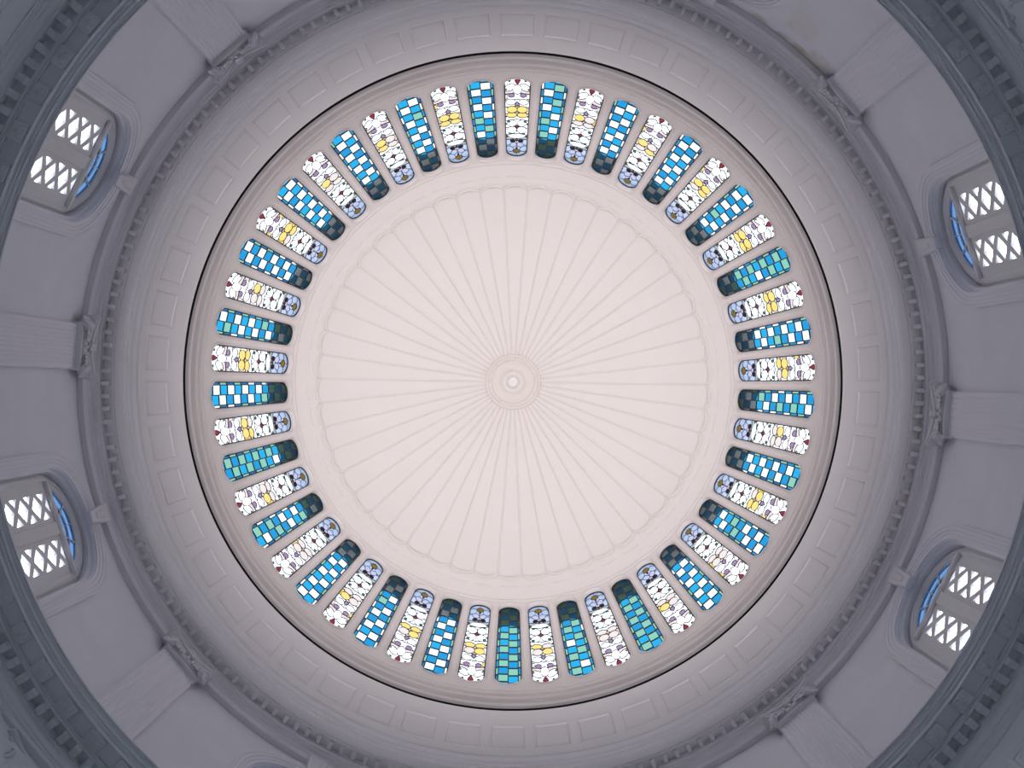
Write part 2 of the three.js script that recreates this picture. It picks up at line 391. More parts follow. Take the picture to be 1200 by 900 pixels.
    while (next.size) {
      const [first] = next.keys(); let k = first; const loop = [];
      while (next.has(k)) { loop.push(at.get(k)); const q = next.get(k); next.delete(k); k = q; }
      const dp = (p) => { if (p.length < 3) return p; const [a, b] = [p[0], p[p.length - 1]], l = Math.hypot(b[0] - a[0], b[1] - a[1]) || 1e-9; let m = 0, w = 0; for (let i = 1; i < p.length - 1; i++) { const d = l < 1e-6 ? Math.hypot(p[i][0] - a[0], p[i][1] - a[1]) : Math.abs((b[0] - a[0]) * (p[i][1] - a[1]) - (b[1] - a[1]) * (p[i][0] - a[0])) / l; if (d > m) { m = d; w = i; } } return m > 0.0016 ? [...dp(p.slice(0, w + 1)).slice(0, -1), ...dp(p.slice(w))] : [a, b]; };
      const half = loop.length >> 1, simple = [...dp(loop.slice(0, half + 1)).slice(0, -1), ...dp([...loop.slice(half), loop[0]]).slice(0, -1)];
      if (simple.length > 2 && Math.abs(area(simple)) > 0.00006) loops.push(area(simple) > 0 ? simple : simple.reverse());
    }
    // a loop within another of the same shape is its hole
    const holeOf = loops.map((l, k) => loops.findIndex((o, q) => q !== k && Math.abs(area(o)) > Math.abs(area(l)) && within(l[0], o)));
    loops.forEach((l, k) => { if (holeOf[k] < 0) floral.push({ pts: l, holes: loops.filter((_, q) => holeOf[q] === k), kind: s.kind }); });
  }
}
const floralGeos = floral.map((p) => paneGeo(p.pts, p.holes)), floralLead = leadGeo(floral);
console.log('panes', cheq.length, floral.length);

// ------------------------------------------------------------------ the fifty stained glass windows
{
  const whiteShare = { 1: .65, 3: .92, 5: .95, 7: .9, 9: .3, 11: .95, 13: .75, 15: .95, 17: .92, 19: .95, 21: 0, 23: .14, 25: 0, 27: .82, 29: .92, 31: .95, 33: .5, 35: .12, 37: .7, 39: .6, 41: .95, 43: .95, 45: .92, 47: .92, 49: .45 };
  for (let k = 0; k < BAYS; k++) {
    const w = top(`window_${k + 1}`); outward(w, ANCHOR[0], ANCHOR[1], 90 + OFF - k * BAY);
    if (k % 2) {
      const share = whiteShare[k];
      cheq.forEach((p, n) => {
        let m;
        if (p.light) m = rnd() < (p.edge ? share * 0.75 : share) ? G.white : G.teal;
        else if (p.edge) m = rnd() < 0.6 ? G.navy : G.blue;
        else m = rnd() < 0.5 ? G.cyan : G.blue;
        mesh('pane', cheqGeos[n], m, w);
      });
      mesh('lead_came', cheqLead, M.lead, w);
      const [what, group] = share > 0.8 ? ['blue chequered stained glass slot with white squares', 'blue and white chequered dome windows'] : share > 0.25 ? ['blue chequered stained glass slot with white and pale green squares mixed', 'blue, white and green chequered dome windows'] : ['blue chequered stained glass slot with almost only pale green squares', 'blue and pale green chequered dome windows'];
      tag(w, what, 'window', group, 'structure');
    } else {
      const pick = (pY) => rnd() < pY ? G.fYellow : G.fIvory, t = rnd() < 0.5 ? 0.85 : 0.35;
      floral.forEach((p, n) => {
        const m = p.kind === 'petalB' ? pick(t + .1) : p.kind === 'petalC' ? pick(t - .1) : p.kind === 'petalA' ? [G.fYellow, G.fIvory, G.fWhite, G.fWhite][Math.floor(rnd() * 4)] : G[p.kind];
        mesh('pane', floralGeos[n], m, w);
      });
      mesh('lead_came', floralLead, M.lead, w);
      tag(w, 'white floral stained glass slot with red buds and yellow petals', 'window', 'floral dome windows', 'structure');
    }
    mesh('frame', frameGeo, M.lead, w);
  }
}

// ------------------------------------------------------------------ the ribbed ceiling
let arcBead;
const zDome = (R) => 20.92 - 1.59 * Math.pow(Math.max(R, 0) / 4, 2.6);
{
  const ceiling = top('ceiling');
  tag(ceiling, 'pale pink fluted dome ceiling with radiating ribs and central rosette', 'ceiling', null, 'structure');
  const scallop = (t) => 3.565 + 0.075 * Math.pow(Math.max(0, 1 - t * t), 0.55);       // outer end of a gore, t from -1 to 1 across it
  const half = BAY / 2 * D;
  // collar between the windows and the scallops
  {
    const g = new Geo(), rows = [], nT = 600;
    for (let j = 0; j <= 8; j++) rows.push(Array.from({ length: nT + 1 }, (_, k) => { const a = k / nT * 2 * Math.PI, q = (a / D - (90 + OFF)) / BAY, t = 2 * (q - Math.round(q)), R0 = scallop(t), R = 4.0 + (R0 - 4.0) * j / 8; return V(R * Math.cos(a), zDome(R) + EYE, R * Math.sin(a)); }));
    g.grid(rows);
    const c = mesh('collar', g.build(0), M.domePlain, ceiling);
    const line = new Geo();
    for (const [dR, rad, lift] of [[0.012, 0.022, 0.012], [0.062, 0.009, 0.004]]) {
      const pts = [];
      for (let k = 0; k < nT * 2; k++) { const a = k / (nT * 2) * 2 * Math.PI, q = (a / D - (90 + OFF)) / BAY, t = 2 * (q - Math.round(q)), R = scallop(t) + dR; pts.push(V(R * Math.cos(a), zDome(R) - lift + EYE, R * Math.sin(a))); }
      line.add(new THREE.TubeGeometry(new THREE.CatmullRomCurve3(pts, true), nT * 2, rad, 6, true));
    }
    mesh('scallop_moulding', line.build(50), M.domePlain, ceiling);
    for (let k = 0; k < BAYS; k++) {
      const pts = [];
      for (let i = 0; i <= 10; i++) { const a = (-0.72 + 1.44 * i / 10) * half, R = 3.79; pts.push(V(R * Math.cos(a), zDome(R) + EYE - 0.001, R * Math.sin(a))); }
      const s = mesh('arc_bead', arcBead ??= new THREE.TubeGeometry(new THREE.CatmullRomCurve3(pts), 10, 0.011, 5, false), M.domePlain, ceiling);
      s.rotation.y = -(90 + OFF - k * BAY) * D;
    }
  }
  // fifty shallow gores and the ribs between them
  const g = new Geo(), rows = [];
  for (let j = 0; j <= 26; j++) rows.push(Array.from({ length: 11 }, (_, k) => { const t = -1 + 2 * k / 10, end = scallop(t), R = 0.44 + (end - 0.44) * j / 26, a = t * half; return V(R * Math.cos(a), zDome(R) + EYE + 0.012 * R * (1 - t * t) * 0.5 + 0.01, R * Math.sin(a)); }));
  const gore = g.grid(rows).build(0);
  const ribPts = []; for (let j = 0; j <= 24; j++) { const R = 0.45 + (3.575 - 0.45) * j / 24, a = half; ribPts.push([R, a]); }
  const rr = [-1, -0.6, 0, 0.6, 1].map((u) => ribPts.map(([R, a]) => { const off = u * 0.021 / R; return V(R * Math.cos(a + off), zDome(R) + EYE + 0.012 - 0.016 * (1 - u * u), R * Math.sin(a + off)); }));
  const rib = new Geo().grid(rr).build(40);
  for (let k = 0; k < BAYS; k++) {
    const a = -(90 + OFF - k * BAY) * D;
    mesh('gore', gore, M.domePlain, ceiling).rotation.y = a;
    mesh('rib', rib, M.rib, ceiling).rotation.y = a;
  }
  const z0 = zDome(0);
  const ros = mesh('rosette', revolve([[0.545, z0 + 0.02], ...curve([0.545, z0 - 0.01], [0.50, z0 - 0.045], 0.4), ...curve([0.50, z0 - 0.03], [0.42, z0 - 0.02], -0.3), [0.41, z0 - 0.035], ...curve([0.405, z0 - 0.035], [0.2, z0 + 0.015], 0.2, 10), ...curve([0.2, z0 + 0.015], [0.105, z0 - 0.02], -0.2, 6)], 96), M.rib, ceiling);
  mesh('boss', revolve([[0.105, z0 - 0.02], ...curve([0.105, z0 - 0.04], [0.02, z0 - 0.065], 0.25, 6), [0.018, z0 - 0.05], [0.0, z0 - 0.05]], 48), std([0.86, 0.84, 0.83], 0.5), ros);
}


// ------------------------------------------------------------------ coffered frieze under the dome
const FA = [5.43, 15.27], FB = [4.965, 15.845], FL = Math.hypot(FB[0] - FA[0], FB[1] - FA[1]), FT = [(FB[0] - FA[0]) / FL, (FB[1] - FA[1]) / FL], FN = [FT[1], -FT[0]];
const FREF = 5.18;
const cove = (x, s, d) => { const R = FA[0] + FT[0] * s + FN[0] * d, z = FA[1] + FT[1] * s + FN[1] * d, a = x / FREF; return V(R * Math.cos(a), z + EYE, R * Math.sin(a)); };
{
  const half = BAY / 2 * D * FREF, hw = 0.262, a = FL * 0.17, b = FL * 0.70;
  const rectPath = (grow) => { const out = [], n = 8, x = hw - grow, y0 = a + grow, y1 = b - grow; for (let k = 0; k < n; k++) out.push([-x + 2 * x * k / n, y0]); for (let k = 0; k < n; k++) out.push([x, y0 + (y1 - y0) * k / n]); for (let k = 0; k < n; k++) out.push([x - 2 * x * k / n, y1]); for (let k = 0; k < n; k++) out.push([-x, y1 - (y1 - y0) * k / n]); return out; };
  const close = (r) => [...r, r[0]], bay = new Geo();
  bay.grid(bayRings(rectPath(0), [0, (a + b) / 2], [-half, half, 0, FL], 2).map((r) => close(r.map(([x, s]) => cove(x, s, 0)))));
  const ring = (grow, d) => close(rectPath(grow).map(([x, s]) => cove(x, s, d)));
  bay.grid([ring(0, 0), ring(0.005, -0.009), ring(0.018, -0.010), ring(0.026, 0.0), ring(0.032, 0.014)]);
  const gb = bay.build(25), parts = [];
  for (let k = 0; k < BAYS; k++) parts.push(gb.clone().applyMatrix4(new THREE.Matrix4().makeRotationY(-(90 + OFF + 0.1 - (k + 0.0) * BAY) * D)));
  const wall = mesh('wall_frieze', mergeGeometries(parts), M.friezePlain); scene.add(wall);
  tag(wall, 'pinkish grey coved frieze of fifty framed panels below the dome', 'wall', null, 'structure');
  const rows = []; for (let j = 0; j <= 2; j++) rows.push(Array.from({ length: 9 }, (_, k) => cove(-(hw - .032) + 2 * (hw - .032) * k / 8, a + .032 + (b - a - .064) * j / 2, 0.014)));
  const panel = new Geo().grid(rows).build(25);
  for (let k = 0; k < BAYS; k++) mesh('panel', panel, M.friezePlain, wall).rotation.y = -(90 + OFF + 0.1 - k * BAY) * D;
  mesh('lip', revolve([[FB[0], FB[1]], [4.95, 15.855], [4.95, 15.88], [5.0, 15.90], [5.6, 15.90]]), M.friezePlain, wall);
  mesh('backing', revolve([[5.6, 15.90], [5.7, 15.3], [6.35, 15.3]]), M.outside, wall);
}

// ------------------------------------------------------------------ upper cornice
{
  const c = mesh('trim_1', revolve([[6.02, 14.555], [5.918, 14.555], [5.912, 14.57], [5.912, 14.69], ...curve([5.90, 14.70], [5.845, 14.745], -0.3), [5.835, 14.75], [5.835, 14.80], ...curve([5.825, 14.80], [5.80, 14.83], 0.3), [5.79, 14.83], [5.79, 14.945], [5.665, 14.945], [5.665, 14.925], [5.64, 14.925], [5.64, 14.955], [5.52, 14.955], [5.52, 14.915], [5.50, 14.912], [5.492, 14.918], [5.492, 14.95], [5.484, 14.95], [5.484, 15.05], [5.464, 15.052], [5.464, 15.10], ...curve([5.46, 15.11], [5.425, 15.19], -0.25), [5.415, 15.20], [5.415, 15.265], [5.44, 15.275], [5.50, 15.28]]), M.cornicePlain);
  scene.add(c);
  tag(c, 'grey-white dentilled cornice ringing the top of the drum', 'cornice', null, 'structure');
  const block = new RoundedBoxGeometry(0.062, 0.085, 0.115, 1, 0.006);
  for (let k = 0; k < 200; k++) { const d = mesh('dentil', block, M.cornicePlain, c); stand(d, 5.728, 14.893, k * 1.8 + 0.4); }
  mesh('soffit_line', revolve([[5.76, 14.944], [5.76, 14.936], [5.75, 14.936], [5.75, 14.944]]), M.cornicePlain, c);
}

// ------------------------------------------------------------------ the drum with eight arched windows
const WIN0 = 18, WALL = 6.0;
const OPEN = { hw: 0.765, spring: 13.45, sill: 11.68 };
function arch(hw, spring, sill, n = 28) {          // counter-clockwise from the foot on the left
  const out = [];
  for (let k = 0; k < 10; k++) out.push([-hw + 2 * hw * k / 10, sill]);
  for (let k = 0; k < 10; k++) out.push([hw, sill + (spring - sill) * k / 10]);
  for (let k = 0; k <= n; k++) { const t = k / n * Math.PI; out.push([hw * Math.cos(t), spring + hw * Math.sin(t)]); }
  for (let k = 1; k < 10; k++) out.push([-hw, spring - (spring - sill) * k / 10]);
  return out;
}
const cyl = (x, z, R) => V(R * Math.cos(x / WALL), z + EYE, R * Math.sin(x / WALL));
{
  const half = 22.5 * D * WALL, close = (r) => [...r, r[0]], bay = new Geo(), back = new Geo(), o = OPEN;
  bay.grid(bayRings(arch(o.hw, o.spring, o.sill), [0, 13.0], [-half, half, 10.85, 14.58], 8).map((r) => close(r.map(([x, z]) => cyl(x, z, WALL)))));
  const ring = (g, R) => close(arch(o.hw + g, o.spring, o.sill - g).map(([x, z]) => cyl(x, z, R)));
  bay.grid([ring(0, 6.0), ring(-0.012, 6.01), ring(-0.012, 6.05), ring(-0.03, 6.07), ring(-0.045, 6.075), ring(-0.045, 6.14), ring(-0.03, 6.22)]);
  back.grid([ring(-0.03, 6.22), ring(0.02, 6.24), ring(0.28, 6.40)]);
  back.grid(bayRings(arch(o.hw + .28, o.spring, o.sill - .28), [0, 13.0], [-half, half, 10.75, 15.3], 6).map((r) => close(r.map(([x, z]) => cyl(x, z, 6.4)))));
  const gb = bay.build(28), gk = back.build(28), ins = [], outs = [];
  for (let k = 0; k < 8; k++) { const m = new THREE.Matrix4().makeRotationY(-(WIN0 + 45 * k) * D); ins.push(gb.clone().applyMatrix4(m)); outs.push(gk.clone().applyMatrix4(m)); }
  const skin = mergeGeometries(ins), sp = skin.attributes.position, suv = skin.attributes.uv;
  for (let k = 0; k < sp.count; k += 3) {          // uv: turn and height; triangles that straddle the seam stay on one side
    const us = [0, 1, 2].map((n) => (Math.atan2(sp.getZ(k + n), sp.getX(k + n)) / (2 * Math.PI) + 1) % 1), far = Math.max(...us) - Math.min(...us) > 0.5;
    us.forEach((u, n) => suv.setXY(k + n, far && u < 0.5 ? u + 1 : u, (sp.getY(k + n) - EYE - 10.85) / 3.75));
  }
  const wall = mesh('wall_drum', skin, M.drum); scene.add(wall);
  tag(wall, 'pale grey plaster drum wall between the two cornices', 'wall', null, 'structure');
  mesh('outer_face', mergeGeometries(outs), M.outside, wall);
}
// window parts, in the plane of the frame: x along the wall, y above the springing, z inwards
{
  const GH = 0.415, MUL = 0.105, PER = 0.364, TOPZ = 0.13, ROWS = 5;      // casement width, half mullion, lattice period, top of the casements
  const botY = TOPZ - ROWS * PER, bar = 0.041;
  // lattice of one casement from x0 to x0 + GH
  const inset = (poly, d) => {                     // convex polygon moved inwards
    const q = area(poly) > 0 ? poly : [...poly].reverse(), n = q.length;
    const lines = q.map((p, k) => { const r = q[(k + 1) % n], l = Math.hypot(r[0] - p[0], r[1] - p[1]), nx = -(r[1] - p[1]) / l, ny = (r[0] - p[0]) / l; return [nx, ny, nx * p[0] + ny * p[1] + d]; });
    return lines.map((b, k) => { const a = lines[(k + n - 1) % n], det = a[0] * b[1] - a[1] * b[0]; return [(a[2] * b[1] - b[2] * a[1]) / det, (a[0] * b[2] - b[0] * a[2]) / det]; });
  };
  const cells = [];
  for (let r = 0; r < ROWS; r++) {
    const y1 = TOPZ - r * PER, y0 = y1 - PER, m = (y0 + y1) / 2;
    cells.push([[0, y0], [GH / 2, m], [0, y1]], [[GH, y0], [GH, y1], [GH / 2, m]]);
    cells.push(r ? [[GH / 2, m], [GH, y1], [GH / 2, y1 + PER / 2], [0, y1]] : [[GH / 2, m], [GH, y1], [0, y1]]);
    if (r === ROWS - 1) cells.push([[0, y0], [GH, y0], [GH / 2, m]]);
  }
  const panes = cells.map((c) => inset(c, bar));
  const rect = (x0, y0, x1, y1) => [[x0, y0], [x1, y0], [x1, y1], [x0, y1]];
  const lattice = plate(rect(0, botY, GH, TOPZ), panes, 0.045, -0.02);
  const paneSheets = panes.map((p) => sheet(p, [], 0));
  // casing: arched board with the two casement openings and the fanlight cut out
  const RF = 0.63, RG = 0.60, FAN0 = 0.205;
  const fanOut = []; { const t0 = Math.asin(FAN0 / RG); for (let k = 0; k <= 24; k++) { const t = t0 + (Math.PI - 2 * t0) * k / 24; fanOut.push([RG * Math.cos(t), RG * Math.sin(t)]); } }
  const half = (s) => rect(s > 0 ? MUL : -MUL - GH, botY, s > 0 ? MUL + GH : -MUL, TOPZ);
  const bodyOut = arch(0.80, 0, botY - 0.09).map(([x, y]) => [x, y]);
  const casing = plate(bodyOut, [half(-1), half(1), fanOut], 0.05, -0.03);
  // raised arched bead on the casing
  const beadRing = (r, d) => arch(r, 0, botY - 0.02).slice(10).map(([x, y]) => V(x, y, d));
  const bead = new Geo().grid([beadRing(0.70, 0.02), beadRing(0.695, 0.05), beadRing(0.66, 0.05), beadRing(0.645, 0.035), beadRing(0.63, 0.03), beadRing(0.615, 0.02)]).build(25);
  const mullion = new RoundedBoxGeometry(0.17, TOPZ - botY, 0.03, 1, 0.008); mullion.translate(0, (TOPZ + botY) / 2, 0.03);
  const transom = new Geo().add(new RoundedBoxGeometry(1.24, 0.065, 0.065, 1, 0.008), new THREE.Matrix4().makeTranslation(0, 0.170, 0.035)).add(new RoundedBoxGeometry(1.24, 0.03, 0.045, 1, 0.006), new THREE.Matrix4().makeTranslation(0, 0.138, 0.03)).build(30);
  // fanlight: sectors between radial bars and one inner arc
  const fanCells = [], hub = [0, FAN0 - 0.12], bars = [22, 60, 90, 120, 158];
  const onArc = (ang, R) => { const dx = Math.cos(ang), dy = Math.sin(ang), b = hub[0] * dx + hub[1] * dy, c = hub[1] * hub[1] - R * R, t = -b + Math.sqrt(b * b - c); return [hub[0] + dx * t, hub[1] + dy * t]; };
  for (let k = 0; k + 1 < bars.length; k++) for (const [r0, r1] of [[0.31, 0.43], [0.448, RG - 0.008]]) {
    const g = 0.9, a0 = (bars[k] + g * (k ? 1 : 0)) * D, a1 = (bars[k + 1] - g * (k + 2 < bars.length ? 1 : 0)) * D, p = [];
    for (let i = 0; i <= 6; i++) p.push(onArc(a0 + (a1 - a0) * i / 6, r1));
    for (let i = 6; i >= 0; i--) p.push(onArc(a0 + (a1 - a0) * i / 6, r0));
    const q = clip(area(p) > 0 ? p : p.reverse(), rect(-0.6, FAN0 + 0.008, 0.6, 0.6));
    if (q.length > 2 && Math.abs(area(q)) > 0.0006) fanCells.push(q);
  }
  { const p = []; const w = Math.sqrt(0.295 * 0.295 - FAN0 * FAN0); for (let i = 0; i <= 8; i++) { const t = Math.asin(FAN0 / 0.295) + (Math.PI - 2 * Math.asin(FAN0 / 0.295)) * i / 8; p.push([0.295 * Math.cos(t), 0.295 * Math.sin(t)]); } const q = clip(p, rect(-w, FAN0 + 0.008, w, 0.6)); if (Math.abs(area(q)) > 0.0006) fanCells.push(q); }
  const fanBars = plate([...fanOut].map(([x, y]) => [x * 1.004, y]), fanCells, 0.03, -0.02);
  const fanSheets = fanCells.map((p) => sheet(p, [], 0));
  // archivolt on the wall face, measured from the group (at R = 6.17, springing)
  const FR = 6.17, onWall = (x, y, R) => V(R * Math.sin(x / WALL), y, FR - R * Math.cos(x / WALL));
  const arcRing = (g, R) => arch(OPEN.hw + g, 0, OPEN.sill - OPEN.spring).slice(10).map(([x, y]) => onWall(x, y, R));
  const archivolt = new Geo().grid([[0.0, 6.003], [0.0, 5.975], [0.05, 5.972], [0.055, 5.962], [0.10, 5.960], [0.105, 5.948], [0.15, 5.946], [0.165, 5.935], [0.195, 5.935], [0.20, 6.003]].map(([g, R]) => arcRing(g, R))).build(25);
  // keystone: tapered block with a raised shield
  const keyG = (w0, w1, y0, y1, R0, R1, b) => { const lo = [[-w0, R0], [w0, R0]], g = new Geo(), q = (x, y, R) => onWall(x, y, R); g.grid([[q(-w0, y0, 6.01), q(-w1, y1, 6.01)], [q(-w0, y0, R0), q(-w1, y1, R1)], [q(-w0 + b, y0 + b, R0 - b), q(-w1 + b, y1, R1 - b)], [q(w0 - b, y0 + b, R0 - b), q(w1 - b, y1, R1 - b)], [q(w0, y0, R0), q(w1, y1, R1)], [q(w0, y0, 6.01), q(w1, y1, 6.01)]]); g.grid([[q(-w0, y0, 6.01), q(w0, y0, 6.01)], [q(-w0, y0, R0), q(w0, y0, R0)], [q(-w0 + b, y0 + b, R0 - b), q(w0 - b, y0 + b, R0 - b)]]); return g.build(20); };
  const keystone = keyG(0.085, 0.135, 0.70, 1.11, 5.93, 5.86, 0.012);
  const shield = keyG(0.045, 0.07, 0.80, 1.02, 5.905, 5.865, 0.02);
  for (let k = 0; k < 8; k++) {
    const w = top(`window_${51 + k}`); stand(w, FR, OPEN.spring, WIN0 + 45 * k);
    tag(w, 'arched drum window with diamond-lattice casements under a blue fanlight', 'window', 'arched windows in the drum wall', 'structure');
    mesh('archivolt', archivolt, M.drumPlain, w);
    const ks = mesh('keystone', keystone, M.cornicePlain, w); mesh('shield', shield, M.cornicePlain, ks);
    mesh('casing', casing, M.joinery, w); mesh('arch_bead', bead, M.joinery, w); mesh('mullion', mullion, M.joinery, w); mesh('transom', transom, M.joinery, w);
    for (const s of [-1, 1]) {
      const l = mesh('lattice', lattice, M.joinery, w); l.position.x = s > 0 ? MUL : -MUL - GH;
      for (const p of paneSheets) mesh('pane', p, G.clear, l);
    }
    const f = mesh('fanlight_bars', fanBars, M.joinery, w);
    for (const p of fanSheets) mesh('pane', p, G.fan, f);
  }
}

// ------------------------------------------------------------------ pilasters with scrolled capitals
function fluted(width, height, depth, flutes) {    // a shaft whose front is cut by round flutes, stopped short of the top
  const pts = [[-width / 2, -0.1], [-width / 2, depth]], edge = width * 0.06, pitch = (width - 2 * edge) / flutes, r = pitch * 0.34;
  for (let k = 0; k < flutes; k++) { const c = -width / 2 + edge + pitch * (k + 0.5); for (let i = 0; i <= 6; i++) { const t = Math.PI - i / 6 * Math.PI; pts.push([c + r * Math.cos(t), depth - r * 0.5 * Math.sin(t)]); } }
  pts.push([width / 2, depth], [width / 2, -0.1]);
  const s = new THREE.Shape(pts.map(([x, z]) => new THREE.Vector2(x, -z))), g = new THREE.ExtrudeGeometry(s, { depth: height, bevelEnabled: false });
  g.rotateX(-Math.PI / 2);
  return g;
}
function capitalParts(sc) {                         // x along, y up from the astragal, z inwards
  const b = (w, h, d, x, y, z, r = 0.006) => { const g = new RoundedBoxGeometry(w * sc, h * sc, d * sc, 2, r * sc); g.translate(x * sc, y * sc, z * sc); return g; };
  // abacus with a hollow front and pointed corners
  const aba = (grow) => { const p = [[-0.40 - grow, -0.08], [-0.44 - grow, 0.16 + grow], [-0.40 - grow, 0.215 + grow]]; for (let k = 1; k < 14; k++) { const t = -1 + 2 * k / 14; p.push([0.40 * t, 0.215 + grow - 0.085 * (1 - t * t)]); } p.push([0.40 + grow, 0.215 + grow], [0.44 + grow, 0.16 + grow], [0.40 + grow, -0.08]); return p; };
  const slab = (grow, h, y) => { const s = new THREE.Shape(aba(grow).map(([x, z]) => new THREE.Vector2(x * sc, -z * sc))), g = new THREE.ExtrudeGeometry(s, { depth: h * sc, bevelEnabled: true, bevelSize: 0.006 * sc, bevelThickness: 0.006 * sc, bevelSegments: 1 }); g.rotateX(-Math.PI / 2); g.translate(0, y * sc, 0); return g; };
  const abacus = new Geo().add(slab(-0.02, 0.035, 0.205)).add(slab(0.012, 0.03, 0.25)).build(25);
  // volute: a spiral roll turned 45 degrees at the corner
  const spiral = (s) => {
    const g = new Geo(), pts = [];
    for (let k = 0; k <= 44; k++) { const t = k / 44, a = Math.PI / 2 - t * 4.6 * Math.PI, r = 0.098 * Math.pow(1 - t, 0.8) + 0.012; pts.push(V(r * Math.cos(a) * sc, r * Math.sin(a) * sc, 0.012 * t * sc)); }
    const tube = new THREE.TubeGeometry(new THREE.CatmullRomCurve3(pts), 70, 0.017 * sc, 6, false);
    const disc = new THREE.CylinderGeometry(0.088 * sc, 0.088 * sc, 0.07 * sc, 24); disc.rotateX(Math.PI / 2); disc.translate(0, 0, -0.03 * sc);
    const eye = new THREE.SphereGeometry(0.026 * sc, 10, 8);
    const m = new THREE.Matrix4().makeTranslation(s * 0.335 * sc, 0.105 * sc, 0.135 * sc).multiply(new THREE.Matrix4().makeRotationY(s * 0.75));
    if (s < 0) m.multiply(new THREE.Matrix4().makeScale(-1, 1, 1));
    g.add(tube, m).add(disc, m).add(eye, m.clone().multiply(new THREE.Matrix4().makeTranslation(0, 0, 0.015 * sc)));
    return g.build(35);
  };
  // neck: echinus roll with eggs, astragal below
  const echinus = new Geo().add(b(0.56, 0.11, 0.18, 0, 0.145, 0.02, 0.03)).add(b(0.66, 0.05, 0.19, 0, 0.02, 0.0, 0.02)).add(b(0.60, 0.10, 0.15, 0, 0.07, 0.0, 0.01));
  const eggs = [];
  for (let k = 0; k < 5; k++) { const g = new THREE.SphereGeometry(0.036 * sc, 10, 8); g.scale(0.85, 1.35, 0.9); g.translate((-0.2 + 0.1 * k) * sc, 0.14 * sc, 0.115 * sc); eggs.push(g); }
  // leaves hanging in swags from the volutes to the middle
  const leaf = (() => { const g = new Geo(), rows = []; for (let j = 0; j <= 8; j++) { const t = j / 8, w = 0.052 * Math.sin(Math.PI * Math.min(1, 0.12 + t * 0.88)) + 0.004, y = 0.17 - 0.15 * t, z = 0.10 + 0.05 * Math.sin(t * Math.PI * 0.8) + (t > .8 ? .04 * (t - .8) / .2 : 0); rows.push([-1, -0.5, 0, 0.5, 1].map((u) => V(u * w * sc, y * sc, (z + 0.014 * (1 - u * u) - 0.01 * Math.abs(Math.sin(u * 5))) * sc))); } return g.grid(rows).build(40); })();
  const rosette = (() => { const g = new Geo(); g.add(new THREE.SphereGeometry(0.028 * sc, 10, 8), new THREE.Matrix4().makeTranslation(0, 0.235 * sc, 0.165 * sc)); for (let k = 0; k < 6; k++) { const a = k * Math.PI / 3; g.add(new THREE.SphereGeometry(0.03 * sc, 8, 6), new THREE.Matrix4().makeTranslation(0.045 * Math.cos(a) * sc, (0.235 + 0.045 * Math.sin(a)) * sc, 0.15 * sc)); } return g.build(35); })();
  return { abacus, volutes: [spiral(-1), spiral(1)], echinus: echinus.build(35), eggs, leaf, rosette, sc };
}
function capital(parent, c, mat, y, z) {
  const e = mesh('capital', c.echinus, mat, parent); e.position.set(0, y, z);
  mesh('abacus', c.abacus, mat, e);
  for (const v of c.volutes) mesh('volute', v, mat, e);
  for (const g of c.eggs) mesh('egg', g, mat, e);
  for (const x of [-0.245, -0.15, 0.15, 0.245]) { const l = mesh('leaf', c.leaf, mat, e); l.position.x = x * c.sc; l.rotation.z = -x * 1.2; }
  mesh('rosette', c.rosette, mat, e);
}
{
  const shaft = fluted(0.61, 14.24 - 10.86, 0.08, 10), cap = new RoundedBoxGeometry(0.61, 0.07, 0.18, 1, 0.004), c = capitalParts(1.0), small = [0];
  for (let k = 0; k < 8; k++) {
    const p = top(numbered('pilaster')); stand(p, 6.0, 10.86, WIN0 + 22.5 + 45 * k);
    tag(p, 'shallow fluted pilaster with a scrolled leafy capital on the drum wall', 'pilaster', 'pilasters between the drum windows', 'structure');
    mesh('shaft', shaft, M.drumPlain, p);
    mesh('neck', cap, M.drumPlain, p).position.set(0, 14.275 - 10.86, -0.01);
    capital(p, c, M.cornicePlain, 14.30 - 10.86, 0.055);
  }
}

